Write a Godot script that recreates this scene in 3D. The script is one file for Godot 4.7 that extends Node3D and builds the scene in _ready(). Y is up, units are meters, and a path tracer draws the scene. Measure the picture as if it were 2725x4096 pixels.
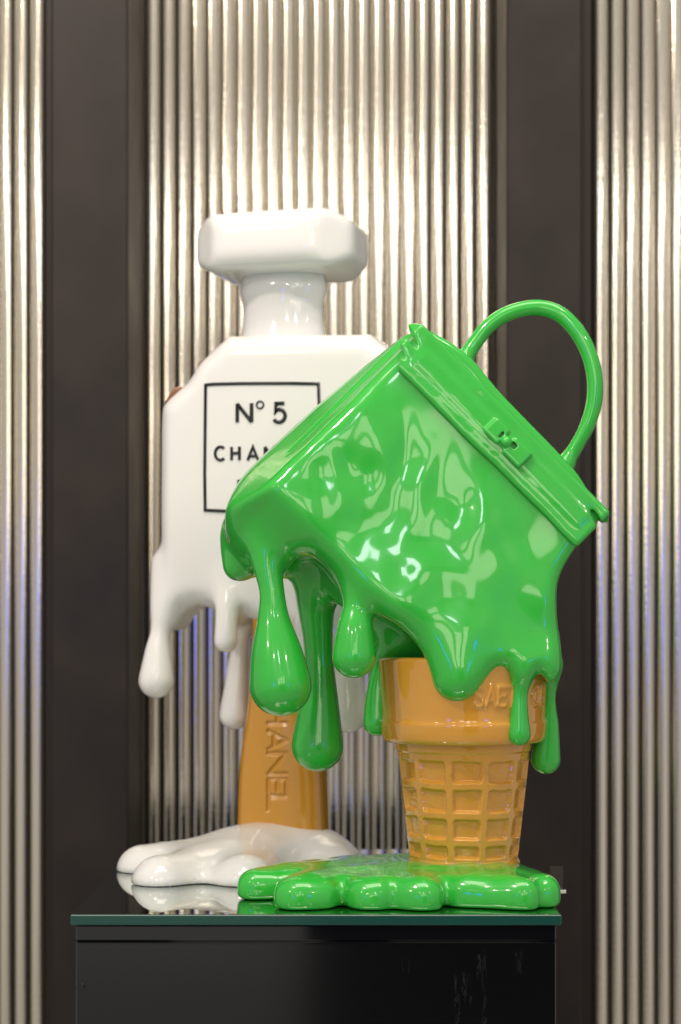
extends Node3D
# Two glossy dripping sculptures on a black glass-topped plinth before a ribbed metal wall.

const F := 4400.0      # focal length, in units of the sketch that the outlines were measured in
const VX := 800.0
const VY := 1450.0
const EYE_H := 0.24    # eye height above the plinth's glass top (y = 0)
const EYE_D := 1.76    # eye distance from the wafer cone's axis (z = 0)

var M := {}
var names := {}

# ---------------------------------------------------------------- small helpers
func P(px: float, py: float, z: float) -> Vector3:
	var k := (EYE_D - z) / F
	return Vector3((px - VX) * k, EYE_H - (py - VY) * k, z)

# point on the plane z = zl of a frame, along the sight line of an outline point
func on_plane(px: float, py: float, fr: Transform3D, zl: float) -> Vector3:
	var inv := fr.affine_inverse()
	var o: Vector3 = inv * Vector3(0, EYE_H, EYE_D)
	var q: Vector3 = inv * P(px, py, 0.0)
	var dir := q - o
	return o + dir * ((zl - o.z) / dir.z)

func smooth(a: float, b: float, x: float) -> float:
	var t := clampf((x - a) / (b - a), 0.0, 1.0)
	return t * t * (3.0 - 2.0 * t)

func numbered(n: String) -> String:
	if not names.has(n):
		names[n] = 0
		return n
	names[n] += 1
	return "%s_%03d" % [n, names[n]]

func thing(n: String, label: String, category: String, at := Vector3.ZERO, turn := 0.0, group := "") -> Node3D:
	var o := Node3D.new()
	o.name = numbered(n)
	add_child(o, true)
	o.position = at
	o.rotation.y = turn
	o.set_meta("label", label)
	o.set_meta("category", category)
	if group != "":
		o.set_meta("group", group)
	return o

func part(n: String, mesh: Mesh, mat: Material, parent: Node, at := Vector3.ZERO) -> MeshInstance3D:
	var o := MeshInstance3D.new()
	var taken := 0
	for c in parent.get_children():
		if c.name == n or (c.name.begins_with(n + "_") and String(c.name).substr(n.length() + 1).is_valid_int()):
			taken += 1
	o.name = n if taken == 0 else "%s_%03d" % [n, taken]
	o.mesh = mesh
	if mat:
		o.set_surface_override_material(0, mat)
	o.position = at
	parent.add_child(o, true)
	return o

func mat(c: Color, rough: float, metal := 0.0, spec := 0.5) -> StandardMaterial3D:
	var m := StandardMaterial3D.new()
	m.albedo_color = c.linear_to_srgb()
	m.roughness = rough
	m.metallic = metal
	m.metallic_specular = spec
	return m

func spline(pts: Array, n: int, closed := false) -> Array:
	# Catmull-Rom through arrays of equal length
	var out := []
	var c := pts.size()
	var spans := c if closed else c - 1
	for i in spans:
		var p0 = pts[(i - 1 + c) % c] if closed or i > 0 else pts[i]
		var p1 = pts[i]
		var p2 = pts[(i + 1) % c]
		var p3 = pts[(i + 2) % c] if closed or i + 2 < c else p2
		for s in n:
			var t := float(s) / n
			var r := []
			for k in p1.size():
				var a: float = p0[k]
				var b: float = p1[k]
				var d: float = p2[k]
				var e: float = p3[k]
				r.append(0.5 * (2.0 * b + (d - a) * t + (2.0 * a - 5.0 * b + 4.0 * d - e) * t * t + (3.0 * b - a - 3.0 * d + e) * t * t * t))
			out.append(r)
	if not closed:
		out.append(pts[c - 1].duplicate())
	return out

func tri_mesh(v: PackedVector3Array, n: PackedVector3Array, idx: PackedInt32Array, uv := PackedVector2Array()) -> ArrayMesh:
	var a := []
	a.resize(Mesh.ARRAY_MAX)
	a[Mesh.ARRAY_VERTEX] = v
	if n.size():
		a[Mesh.ARRAY_NORMAL] = n
	if uv.size():
		a[Mesh.ARRAY_TEX_UV] = uv
	a[Mesh.ARRAY_INDEX] = idx
	var m := ArrayMesh.new()
	m.add_surface_from_arrays(Mesh.PRIMITIVE_TRIANGLES, a)
	return m

# box with chamfered edges, flat normals, UV = front projection
func bevel_box(size: Vector3, b: float) -> ArrayMesh:
	var h := size * 0.5
	var v := PackedVector3Array()
	var nn := PackedVector3Array()
	var uv := PackedVector2Array()
	var idx := PackedInt32Array()
	var faces := []
	var ax := [Vector3.RIGHT, Vector3.UP, Vector3.BACK]
	for a in 3:
		for s in [-1.0, 1.0]:
			var n: Vector3 = ax[a] * s
			var u: Vector3 = ax[(a + 1) % 3]
			var w: Vector3 = ax[(a + 2) % 3]
			var hu := absf(u.dot(h)) - b
			var hw := absf(w.dot(h)) - b
			var o: Vector3 = n * absf(n.dot(h))
			faces.append([n, [o - u * hu - w * hw, o + u * hu - w * hw, o + u * hu + w * hw, o - u * hu + w * hw]])
	for a in 3:
		var e: Vector3 = ax[a]
		var u: Vector3 = ax[(a + 1) % 3]
		var w: Vector3 = ax[(a + 2) % 3]
		var he := absf(e.dot(h)) - b
		for s in [-1.0, 1.0]:
			for t in [-1.0, 1.0]:
				var hu := absf(u.dot(h))
				var hw := absf(w.dot(h))
				var p1: Vector3 = u * s * hu + w * t * (hw - b)
				var p2: Vector3 = u * s * (hu - b) + w * t * hw
				faces.append([(u * s + w * t).normalized(), [p1 - e * he, p1 + e * he, p2 + e * he, p2 - e * he]])
	for sx in [-1.0, 1.0]:
		for sy in [-1.0, 1.0]:
			for sz in [-1.0, 1.0]:
				var q := Vector3(sx, sy, sz)
				faces.append([q.normalized(), [q * (h - Vector3(0, b, b)), q * (h - Vector3(b, 0, b)), q * (h - Vector3(b, b, 0))]])
	for f in faces:
		var n: Vector3 = f[0]
		var c: Array = f[1]
		var first := v.size()
		var flip: bool = (c[1] - c[0]).cross(c[2] - c[0]).dot(n) > 0.0
		for p in c:
			v.append(p)
			nn.append(n)
			uv.append(Vector2(p.x / size.x + 0.5, 0.5 - p.y / size.y))
		for k in c.size() - 2:
			if flip:
				idx.append_array([first, first + k + 2, first + k + 1])
			else:
				idx.append_array([first, first + k + 1, first + k + 2])
	return tri_mesh(v, nn, idx, uv)

# grid of points -> smooth mesh (rows x cols, wrapped across columns); outward is found from the first rows
func grid_mesh(rows: Array, wrap: bool, flip := false) -> ArrayMesh:
	var nr := rows.size()
	var nc: int = rows[0].size()
	var v := PackedVector3Array()
	var n := PackedVector3Array()
	var idx := PackedInt32Array()
	for r in rows:
		v.append_array(r)
	n.resize(v.size())
	for i in nr:
		for j in nc:
			var i0 := maxi(i - 1, 0)
			var i1 := mini(i + 1, nr - 1)
			var j0 := (j - 1 + nc) % nc if wrap else maxi(j - 1, 0)
			var j1 := (j + 1) % nc if wrap else mini(j + 1, nc - 1)
			var du := v[i * nc + j1] - v[i * nc + j0]
			var dv := v[i1 * nc + j] - v[i0 * nc + j]
			var q := du.cross(dv).normalized()
			n[i * nc + j] = -q if flip else q
	for i in nr - 1:
		for j in (nc if wrap else nc - 1):
			var a := i * nc + j
			var b := i * nc + (j + 1) % nc
			var c := (i + 1) * nc + j
			var d := (i + 1) * nc + (j + 1) % nc
			if flip:
				idx.append_array([a, b, c, b, d, c])
			else:
				idx.append_array([a, c, b, b, c, d])
	return tri_mesh(v, n, idx)

# ---------------------------------------------------------------- signed distance engine
class Grid2:
	var x0: float
	var y0: float
	var c: float
	var nx: int
	var ny: int
	var v := PackedFloat32Array()
	func setup(lo: Vector2, hi: Vector2, cell: float) -> void:
		x0 = lo.x
		y0 = lo.y
		c = cell
		nx = int((hi.x - lo.x) / cell) + 2
		ny = int((hi.y - lo.y) / cell) + 2
		v.resize(nx * ny)
	func polygon(pts: PackedVector2Array) -> void:
		var n := pts.size()
		for j in ny:
			for i in nx:
				var p := Vector2(x0 + i * c, y0 + j * c)
				var best := 1e9
				var inside := false
				var q := pts[n - 1]
				for k in n:
					var r := pts[k]
					var e := r - q
					var w := p - q
					var t := clampf(w.dot(e) / e.length_squared(), 0.0, 1.0)
					best = minf(best, (w - e * t).length_squared())
					if (r.y > p.y) != (q.y > p.y) and p.x < (q.x - r.x) * (p.y - r.y) / (q.y - r.y) + r.x:
						inside = not inside
					q = r
				v[j * nx + i] = -sqrt(best) if inside else sqrt(best)
	func at(x: float, y: float) -> float:
		# quadratic B-spline
		var fx := clampf((x - x0) / c, 1.0, nx - 2.001)
		var fy := clampf((y - y0) / c, 1.0, ny - 2.001)
		var i := int(fx + 0.5)
		var j := int(fy + 0.5)
		i = clampi(i, 1, nx - 2)
		j = clampi(j, 1, ny - 2)
		var tx := fx - i
		var ty := fy - j
		var a0 := 0.5 * (0.5 - tx) * (0.5 - tx)
		var a1 := 0.75 - tx * tx
		var a2 := 0.5 * (0.5 + tx) * (0.5 + tx)
		var k := j * nx + i
		var r0 := v[k - nx - 1] * a0 + v[k - nx] * a1 + v[k - nx + 1] * a2
		var r1 := v[k - 1] * a0 + v[k] * a1 + v[k + 1] * a2
		var r2 := v[k + nx - 1] * a0 + v[k + nx] * a1 + v[k + nx + 1] * a2
		return r0 * 0.5 * (0.5 - ty) * (0.5 - ty) + r1 * (0.75 - ty * ty) + r2 * 0.5 * (0.5 + ty) * (0.5 + ty)

class Field:
	var a := PackedVector3Array()
	var ab := PackedVector3Array()
	var inv := PackedFloat32Array()
	var ra := PackedFloat32Array()
	var dr := PackedFloat32Array()
	var chain := PackedInt32Array()
	var kk := PackedFloat32Array()
	var chain_part := PackedInt32Array()
	var parts := ["body"]
	func base(_p: Vector3) -> float:
		return 1e3
	func post(_p: Vector3, d: float) -> float:
		return d
	func add_chain(pts: Array, k: float, name := "") -> void:  # pts: [x, y, z, r]
		var id := kk.size()
		kk.append(k)
		if name == "":
			chain_part.append(0)
		else:
			parts.append(name)
			chain_part.append(parts.size() - 1)
		for i in pts.size() - 1:
			var p := Vector3(pts[i][0], pts[i][1], pts[i][2])
			var q := Vector3(pts[i + 1][0], pts[i + 1][1], pts[i + 1][2])
			a.append(p)
			ab.append(q - p)
			inv.append(1.0 / maxf((q - p).length_squared(), 1e-9))
			ra.append(pts[i][3])
			dr.append(pts[i + 1][3] - pts[i][3])
			chain.append(id)
	func eval(p: Vector3, act: PackedInt32Array) -> float:
		var d := base(p)
		var cur := -1
		var m := 1e3
		for i in act:
			var ch := chain[i]
			if ch != cur:
				if cur >= 0:
					var k0 := kk[cur]
					var h0 := maxf(k0 - absf(d - m), 0.0) / k0
					d = minf(d, m) - h0 * h0 * h0 * k0 / 6.0
				cur = ch
				m = 1e3
			var w := p - a[i]
			var e := ab[i]
			var t := clampf(w.dot(e) * inv[i], 0.0, 1.0)
			m = minf(m, (w - e * t).length() - ra[i] - dr[i] * t)
		if cur >= 0:
			var k1 := kk[cur]
			var h1 := maxf(k1 - absf(d - m), 0.0) / k1
			d = minf(d, m) - h1 * h1 * h1 * k1 / 6.0
		return post(p, d)
	func owner(p: Vector3, act: PackedInt32Array) -> int:
		var best := base(p)
		var who := 0
		for i in act:
			var w := p - a[i]
			var t := clampf(w.dot(ab[i]) * inv[i], 0.0, 1.0)
			var m := (w - ab[i] * t).length() - ra[i] - dr[i] * t
			if m < best - 0.0003:
				best = m
				who = chain_part[chain[i]]
		return who
	# surface nets; returns {part name: ArrayMesh}, positions minus origin
	func build(lo: Vector3, hi: Vector3, cell: float, origin := Vector3.ZERO, soften := 3) -> Dictionary:
		const B := 5
		var size := cell * B
		var nb := Vector3i(((hi - lo) / size).ceil())
		var rad := size * 0.8661 + cell
		var key_of := {}
		var pos := PackedVector3Array()
		var nrm := PackedVector3Array()
		var own := PackedInt32Array()
		var edges := PackedInt32Array()  # i, j, k, axis*2+sign
		var s1 := B + 1
		var val := PackedFloat32Array()
		val.resize(s1 * s1 * s1)
		for bz in nb.z:
			for by in nb.y:
				for bx in nb.x:
					var c := lo + Vector3(bx + 0.5, by + 0.5, bz + 0.5) * size
					var act := PackedInt32Array()
					for i in a.size():
						var w := c - a[i]
						var t := clampf(w.dot(ab[i]) * inv[i], 0.0, 1.0)
						if (w - ab[i] * t).length() - ra[i] - dr[i] * t < rad * 1.15 + kk[chain[i]] * 2.0:
							act.append(i)
					if absf(eval(c, act)) > rad * 1.45:
						continue
					var o := lo + Vector3(bx, by, bz) * size
					var q := 0
					var neg := 0
					for k in s1:
						for j in s1:
							for i in s1:
								var e := eval(o + Vector3(i, j, k) * cell, act)
								val[q] = e
								if e < 0.0:
									neg += 1
								q += 1
					if neg == 0 or neg == q:
						continue
					for k in B:
						for j in B:
							for i in B:
								var at := (k * s1 + j) * s1 + i
								var v0 := val[at]
								var v1 := val[at + 1]
								var v2 := val[at + s1]
								var v3 := val[at + s1 + 1]
								var v4 := val[at + s1 * s1]
								var v5 := val[at + s1 * s1 + 1]
								var v6 := val[at + s1 * s1 + s1]
								var v7 := val[at + s1 * s1 + s1 + 1]
								var n0 := v0 < 0.0
								var cnt := int(n0) + int(v1 < 0.0) + int(v2 < 0.0) + int(v3 < 0.0) + int(v4 < 0.0) + int(v5 < 0.0) + int(v6 < 0.0) + int(v7 < 0.0)
								if cnt == 0 or cnt == 8:
									continue
								var gi := bx * B + i
								var gj := by * B + j
								var gk := bz * B + k
								if n0 != (v1 < 0.0):
									edges.append_array([gi, gj, gk, 0 + int(n0)])
								if n0 != (v2 < 0.0):
									edges.append_array([gi, gj, gk, 2 + int(n0)])
								if n0 != (v4 < 0.0):
									edges.append_array([gi, gj, gk, 4 + int(n0)])
								var sum := Vector3.ZERO
								var m := 0
								if n0 != (v1 < 0.0):
									sum += Vector3(v0 / (v0 - v1), 0, 0); m += 1
								if (v2 < 0.0) != (v3 < 0.0):
									sum += Vector3(v2 / (v2 - v3), 1, 0); m += 1
								if (v4 < 0.0) != (v5 < 0.0):
									sum += Vector3(v4 / (v4 - v5), 0, 1); m += 1
								if (v6 < 0.0) != (v7 < 0.0):
									sum += Vector3(v6 / (v6 - v7), 1, 1); m += 1
								if n0 != (v2 < 0.0):
									sum += Vector3(0, v0 / (v0 - v2), 0); m += 1
								if (v1 < 0.0) != (v3 < 0.0):
									sum += Vector3(1, v1 / (v1 - v3), 0); m += 1
								if (v4 < 0.0) != (v6 < 0.0):
									sum += Vector3(0, v4 / (v4 - v6), 1); m += 1
								if (v5 < 0.0) != (v7 < 0.0):
									sum += Vector3(1, v5 / (v5 - v7), 1); m += 1
								if n0 != (v4 < 0.0):
									sum += Vector3(0, 0, v0 / (v0 - v4)); m += 1
								if (v1 < 0.0) != (v5 < 0.0):
									sum += Vector3(1, 0, v1 / (v1 - v5)); m += 1
								if (v2 < 0.0) != (v6 < 0.0):
									sum += Vector3(0, 1, v2 / (v2 - v6)); m += 1
								if (v3 < 0.0) != (v7 < 0.0):
									sum += Vector3(1, 1, v3 / (v3 - v7)); m += 1
								var p := o + (Vector3(i, j, k) + sum / m) * cell
								var h := cell * 0.5
								var g1 := eval(p + Vector3(h, -h, -h), act)
								var g2 := eval(p + Vector3(-h, -h, h), act)
								var g3 := eval(p + Vector3(-h, h, -h), act)
								var g4 := eval(p + Vector3(h, h, h), act)
								var g := Vector3(g1 - g2 - g3 + g4, -g1 - g2 + g3 + g4, -g1 + g2 - g3 + g4) / (4.0 * h)
								var gl := maxf(g.length(), 0.2)
								var dd := eval(p, act) / gl
								g = g.normalized()
								p -= g * clampf(dd, -h * 0.5, h * 0.5)
								key_of[(gi * 4096 + gj) * 4096 + gk] = pos.size()
								own.append(owner(p, act))
								pos.append(p - origin)
								nrm.append(g)
		# even out the normals over neighbouring cells
		for pass_no in soften:
			var acc := nrm.duplicate()
			for i in nrm.size():
				acc[i] *= 1.5
			for key in key_of:
				var me: int = key_of[key]
				for step in [1, 4096, 16777216]:
					if key_of.has(key + step):
						var other: int = key_of[key + step]
						acc[me] += nrm[other]
						acc[other] += nrm[me]
			for i in nrm.size():
				nrm[i] = acc[i].normalized()
		var tris := []
		for n in parts:
			tris.append(PackedInt32Array())
		for e in range(0, edges.size(), 4):
			var i := edges[e]
			var j := edges[e + 1]
			var k := edges[e + 2]
			var ax := edges[e + 3] >> 1
			var sgn := edges[e + 3] & 1
			var K := (i * 4096 + j) * 4096 + k
			var du := 4096 if ax == 0 else (1 if ax == 1 else 4096 * 4096)
			var dv := 1 if ax == 0 else (4096 * 4096 if ax == 1 else 4096)
			if not (key_of.has(K - du) and key_of.has(K - dv) and key_of.has(K - du - dv)):
				continue
			var A: int = key_of[K]
			var Bq: int = key_of[K - du]
			var C: int = key_of[K - du - dv]
			var Dq: int = key_of[K - dv]
			var who := own[A]
			if own[Bq] == own[C]:
				who = own[Bq]
			if sgn == 1:
				tris[who].append_array([A, C, Bq, A, Dq, C])
			else:
				tris[who].append_array([A, Bq, C, A, C, Dq])
		var out := {}
		for n in parts.size():
			var src: PackedInt32Array = tris[n]
			if src.is_empty():
				continue
			var remap := {}
			var v := PackedVector3Array()
			var nn := PackedVector3Array()
			var idx := PackedInt32Array()
			for s in src:
				if not remap.has(s):
					remap[s] = v.size()
					v.append(pos[s])
					nn.append(nrm[s])
				idx.append(remap[s])
			var arr := []
			arr.resize(Mesh.ARRAY_MAX)
			arr[Mesh.ARRAY_VERTEX] = v
			arr[Mesh.ARRAY_NORMAL] = nn
			arr[Mesh.ARRAY_INDEX] = idx
			var mesh := ArrayMesh.new()
			mesh.add_surface_from_arrays(Mesh.PRIMITIVE_TRIANGLES, arr)
			var key: String = parts[n]
			var c := 0
			while out.has(key):
				c += 1
				key = "%s_%03d" % [parts[n], c]
			out[key] = mesh
		return out

# the melting bag: a tilted rounded slab that swells towards its lower corners
class BagField extends Field:
	var g: Grid2
	var wave: Grid2
	var A: Vector2          # top corner of the bag
	const UX := 0.70710678
	var groove_a: Vector3
	var groove_b: Vector3
	var cone_c: Vector3
	func base(p: Vector3) -> float:
		var q := Vector2(p.x, p.y) - A
		var v := -(q.x + q.y) * UX
		var u := (q.x - q.y) * UX
		var th := 0.062 + 0.024 * clampf(v / 0.19, 0.0, 1.0)
		var r := 0.007 + 0.013 * clampf((v - 0.04) / 0.14, 0.0, 1.0)
		var d2 := g.at(p.x, p.y)
		var dz := absf(p.z) - th
		if p.z > 0.0:
			dz -= wave.at(p.x, p.y)
			var turn := v - 0.193 - 0.02 * clampf((0.02 - u) / 0.04, 0.0, 1.0)
			var f := 1.0 - clampf((u - 0.12) / 0.07, 0.0, 1.0)
			dz += 0.5 * (turn + sqrt(turn * turn + 0.00003)) * 0.85 * f * f * (3.0 - 2.0 * f)
		var a2 := d2 + r
		var b2 := dz + r
		var d := Vector2(maxf(a2, 0.0), maxf(b2, 0.0)).length() + minf(maxf(a2, b2), 0.0) - r
		# the gusset side leans back from the front face
		var pl := ((p.z - th + 0.05) * 0.45 - u - 0.0115) * 0.912
		var hp := maxf(0.010 - absf(d - pl), 0.0) / 0.010
		return maxf(d, pl) + hp * hp * hp * 0.010 / 6.0
	func post(p: Vector3, d: float) -> float:
		var w := p - groove_a
		var e := groove_b - groove_a
		var t := clampf(w.dot(e) / e.length_squared(), 0.0, 1.0)
		var m := 0.0052 - 0.0034 * t - (w - e * t).length()
		var h := maxf(0.004 - absf(d - m), 0.0) / 0.004
		return maxf(d, m) + h * h * h * 0.004 / 6.0

# slab in a tilted frame: the flap and its belt
class FlapField extends Field:
	var A: Vector2
	var wob := FastNoiseLite.new()
	func rbox(q: Vector3, c: Vector3, h: Vector3, r: float) -> float:
		var w := (q - c).abs() - h + Vector3(r, r, r)
		return Vector3(maxf(w.x, 0.0), maxf(w.y, 0.0), maxf(w.z, 0.0)).length() + minf(maxf(w.x, maxf(w.y, w.z)), 0.0) - r
	func sm(a1: float, b1: float, k: float) -> float:
		var h := maxf(k - absf(a1 - b1), 0.0) / k
		return minf(a1, b1) - h * h * h * k / 6.0
	func base(p: Vector3) -> float:
		var q := Vector2(p.x, p.y) - A
		var v := -(q.x + q.y) * 0.70710678
		var u := (q.x - q.y) * 0.70710678
		var n := wob.get_noise_2d(u * 16.0, 3.0)
		var n2 := wob.get_noise_2d(u * 14.0 + v * 10.0, 40.0)
		var zf := 0.062 + 0.024 * clampf(v / 0.19, 0.0, 1.0)
		var z := p.z - zf
		var edge := 0.0400 - 0.003 * u + n * 0.0012
		# sheet
		var d := rbox(Vector3(u, v, z), Vector3(0.122, edge * 0.5 - 0.002, -0.004), Vector3(0.119, edge * 0.5 + 0.002, 0.0105 + n2 * 0.0007), 0.0035)
		# belt on the sheet
		d = sm(d, rbox(Vector3(u, v, z), Vector3(0.126, 0.0180 + n * 0.001, 0.0045), Vector3(0.103, 0.0070, 0.0019), 0.0018), 0.006)
		# top edge bead
		d = sm(d, Vector2(v - 0.003, z + 0.004).length() - 0.0062 + maxf(absf(u - 0.12) - 0.119, 0.0), 0.008)
		# torn ends
		for t in [[0.004, 0.0115, 0.0033], [0.003, 0.0265, 0.0034], [0.238, 0.0095, 0.0032]]:
			var w := Vector2(u - t[0], v - t[1])
			w = Vector2(w.x * 0.28, w.y - w.x * 0.25)
			var m: float = t[2] - w.length()
			var h := maxf(0.003 - absf(d - m), 0.0) / 0.003
			d = maxf(d, m) + h * h * h * 0.003 / 6.0
		return d

class ClaspField extends FlapField:
	func base(p: Vector3) -> float:
		var q := Vector2(p.x, p.y) - A
		var v := -(q.x + q.y) * 0.70710678
		var u := (q.x - q.y) * 0.70710678
		var z := p.z - (0.062 + 0.024 * clampf(v / 0.19, 0.0, 1.0)) - 0.0085
		var c := Vector3(u - 0.1315, v - 0.0170, z + 0.0004) / 1.04
		var d := rbox(c, Vector3(-0.0125, 0.0, 0.0), Vector3(0.0085, 0.0085, 0.0045), 0.0022)
		d = minf(d, rbox(c, Vector3(0.0125, 0.001, 0.0), Vector3(0.0105, 0.0088, 0.0048), 0.0022))
		d = sm(d, rbox(c, Vector3(0.0, 0.0, -0.001), Vector3(0.0235, 0.0075, 0.0030), 0.002), 0.002)
		for h in [[-0.0075, 0.0, 0.0012, 0.0032], [0.0062, -0.001, 0.0026, 0.0026]]:
			var m := -rbox(c, Vector3(h[0], h[1], 0.006), Vector3(h[2], h[3], 0.007), 0.0010)
			d = maxf(d, m)
		d = sm(d, (c - Vector3(-0.0005, 0.001, 0.004)).length() - 0.0048, 0.0015)
		return d * 1.04

class PuddleField extends Field:
	var g: Grid2
	var hh := 0.031
	var rip := FastNoiseLite.new()
	func _init() -> void:
		rip.seed = 9
		rip.frequency = 1.0
		rip.fractal_octaves = 1
	func base(p: Vector3) -> float:
		var d2 := g.at(p.x, p.z)
		var inner := clampf((-d2 - 0.012) / 0.03, 0.0, 1.0)
		var top := hh - 0.0035 + 0.0035 * inner + 0.0014 * rip.get_noise_2d(p.x * 24.0, p.z * 18.0)
		var r := 0.016
		var rb := 0.006
		var a2 := d2 + r
		var b2 := p.y - top + r
		var d := Vector2(maxf(a2, 0.0), maxf(b2, 0.0)).length() + minf(maxf(a2, b2), 0.0) - r
		var m := 0.0004 - p.y
		a2 = d + rb
		b2 = m + rb
		return Vector2(maxf(a2, 0.0), maxf(b2, 0.0)).length() + minf(maxf(a2, b2), 0.0) - rb

class MoundField extends Field:
	func post(p: Vector3, d: float) -> float:
		var rb := 0.003
		var a2 := d + rb
		var b2 := 0.0004 - p.y + rb
		return Vector2(maxf(a2, 0.0), maxf(b2, 0.0)).length() + minf(maxf(a2, b2), 0.0) - rb

class BottleField extends Field:
	var g: Grid2
	var hd := 0.046
	func base(p: Vector3) -> float:
		var d2 := g.at(p.x, p.y)
		var z := absf(p.z) - hd
		var low := 1.0 - clampf((p.y - 0.26) / 0.12, 0.0, 1.0)
		var r := 0.006 + 0.012 * low
		z += 0.010 * low * low
		var ch := (d2 + z + 0.013) * 0.70710678
		var a2 := d2 + r
		var b2 := z + r
		var d := Vector2(maxf(a2, 0.0), maxf(b2, 0.0)).length() + minf(maxf(a2, b2), 0.0) - r
		var k := 0.008
		var h := maxf(k - absf(d - ch), 0.0) / k
		return maxf(d, ch) + h * h * h * k / 6.0

class StopperField extends Field:
	var c: Vector3
	func smx(a1: float, b1: float, k: float) -> float:
		var h := maxf(k - absf(a1 - b1), 0.0) / k
		return maxf(a1, b1) + h * h * h * k / 6.0
	func base(p: Vector3) -> float:
		var q := (p - c).abs()
		var d := q.x - 0.0835
		d = smx(d, q.z - 0.062, 0.006)
		d = smx(d, q.y - 0.0292, 0.012)
		d = smx(d, (q.x + q.z - 0.114) * 0.7071, 0.010)
		d = smx(d, (q.x * 0.55 + q.y - 0.0640) * 0.876, 0.010)
		d = smx(d, (q.z + q.y * 0.9 - 0.079) * 0.743, 0.010)
		return d

# ---------------------------------------------------------------- lettering made of strokes
func arc(cx: float, cy: float, rx: float, ry: float, a0: float, a1: float, n := 14) -> Array:
	var out := []
	for i in n + 1:
		var t := deg_to_rad(lerpf(a0, a1, float(i) / n))
		out.append(Vector2(cx + rx * cos(t), cy + ry * sin(t)))
	return out

func glyph(ch: String) -> Array:  # [width, strokes]; cap height 1
	match ch:
		"N": return [0.78, [[Vector2(0, 0), Vector2(0, 1)], [Vector2(0.0, 1.0), Vector2(0.78, 0.0)], [Vector2(0.78, 0), Vector2(0.78, 1)]]]
		"H": return [0.72, [[Vector2(0, 0), Vector2(0, 1)], [Vector2(0, 0.52), Vector2(0.72, 0.52)], [Vector2(0.72, 0), Vector2(0.72, 1)]]]
		"A": return [0.86, [[Vector2(0, 0), Vector2(0.43, 1), Vector2(0.86, 0)], [Vector2(0.15, 0.3), Vector2(0.71, 0.3)]]]
		"C": return [0.84, [arc(0.5, 0.5, 0.5, 0.5, 48, 312, 24)]]
		"E": return [0.56, [[Vector2(0.56, 1), Vector2(0, 1), Vector2(0, 0), Vector2(0.56, 0)], [Vector2(0, 0.51), Vector2(0.5, 0.51)]]]
		"L": return [0.52, [[Vector2(0, 1), Vector2(0, 0), Vector2(0.52, 0)]]]
		"T": return [0.66, [[Vector2(0, 1), Vector2(0.66, 1)], [Vector2(0.33, 1), Vector2(0.33, 0)]]]
		"P": return [0.56, [[Vector2(0, 0), Vector2(0, 1), Vector2(0.3, 1)] + arc(0.3, 0.74, 0.26, 0.26, 90, -90, 10) + [Vector2(0, 0.48)]]]
		"R": return [0.58, [[Vector2(0, 0), Vector2(0, 1), Vector2(0.3, 1)] + arc(0.3, 0.74, 0.26, 0.26, 90, -90, 10) + [Vector2(0, 0.48)], [Vector2(0.28, 0.48), Vector2(0.58, 0)]]]
		"I": return [0.0, [[Vector2(0, 0), Vector2(0, 1)]]]
		"S": return [0.6, [arc(0.3, 0.75, 0.27, 0.25, 40, 270, 14) + arc(0.3, 0.25, 0.29, 0.25, 90, -140, 14)]]
		"5": return [0.62, [[Vector2(0.56, 1), Vector2(0.1, 1), Vector2(0.06, 0.56)] + arc(0.27, 0.34, 0.33, 0.34, 120, -148, 20)]]
		"o": return [0.34, [arc(0.17, 0.83, 0.16, 0.165, 0, 360, 24)]]
	return [0.4, []]

# a flat ribbon along a 2D stroke, front face towards +z, with thin sides
func ribbon(st: SurfaceTool, pts: Array, w: float, z: float, thick: float) -> void:
	var n := pts.size()
	var closed: bool = n > 3 and pts[0].distance_to(pts[n - 1]) < 1e-6
	var L := []
	var R := []
	for i in n:
		var t0: Vector2 = (pts[i] - pts[i - 1]).normalized() if i > 0 else ((pts[n - 1] - pts[n - 2]).normalized() if closed else (pts[1] - pts[0]).normalized())
		var t1: Vector2 = (pts[i + 1] - pts[i]).normalized() if i < n - 1 else ((pts[1] - pts[0]).normalized() if closed else t0)
		var t := (t0 + t1).normalized()
		var nn := Vector2(-t.y, t.x)
		var k := 1.0 / maxf(nn.dot(Vector2(-t0.y, t0.x)), 0.45)
		L.append(pts[i] + nn * w * 0.5 * k)
		R.append(pts[i] - nn * w * 0.5 * k)
	for i in n - 1:
		var a := Vector3(L[i].x, L[i].y, z)
		var b := Vector3(L[i + 1].x, L[i + 1].y, z)
		var c := Vector3(R[i + 1].x, R[i + 1].y, z)
		var d := Vector3(R[i].x, R[i].y, z)
		var dz := Vector3(0, 0, -thick)
		for q in [[a, b, c, d], [a + dz, b + dz, b, a], [d, c, c + dz, d + dz]]:
			for v in [0, 1, 2, 0, 2, 3]:
				st.add_vertex(q[v])

func stroke_dist(p: Vector2, strokes: Array) -> float:
	var best := 1e9
	for s in strokes:
		for i in s.size() - 1:
			var e: Vector2 = s[i + 1] - s[i]
			var w: Vector2 = p - s[i]
			best = minf(best, (w - e * clampf(w.dot(e) / maxf(e.length_squared(), 1e-12), 0.0, 1.0)).length())
	return best

func px_chain(pts: Array, n := 9) -> Array:  # [px, py, z, r px] -> world, smoothed
	var w := []
	for p in pts:
		var q := P(p[0], p[1], p[2])
		w.append([q.x, q.y, q.z, p[3] * (EYE_D - p[2]) / F])
	return spline(w, n)

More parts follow.
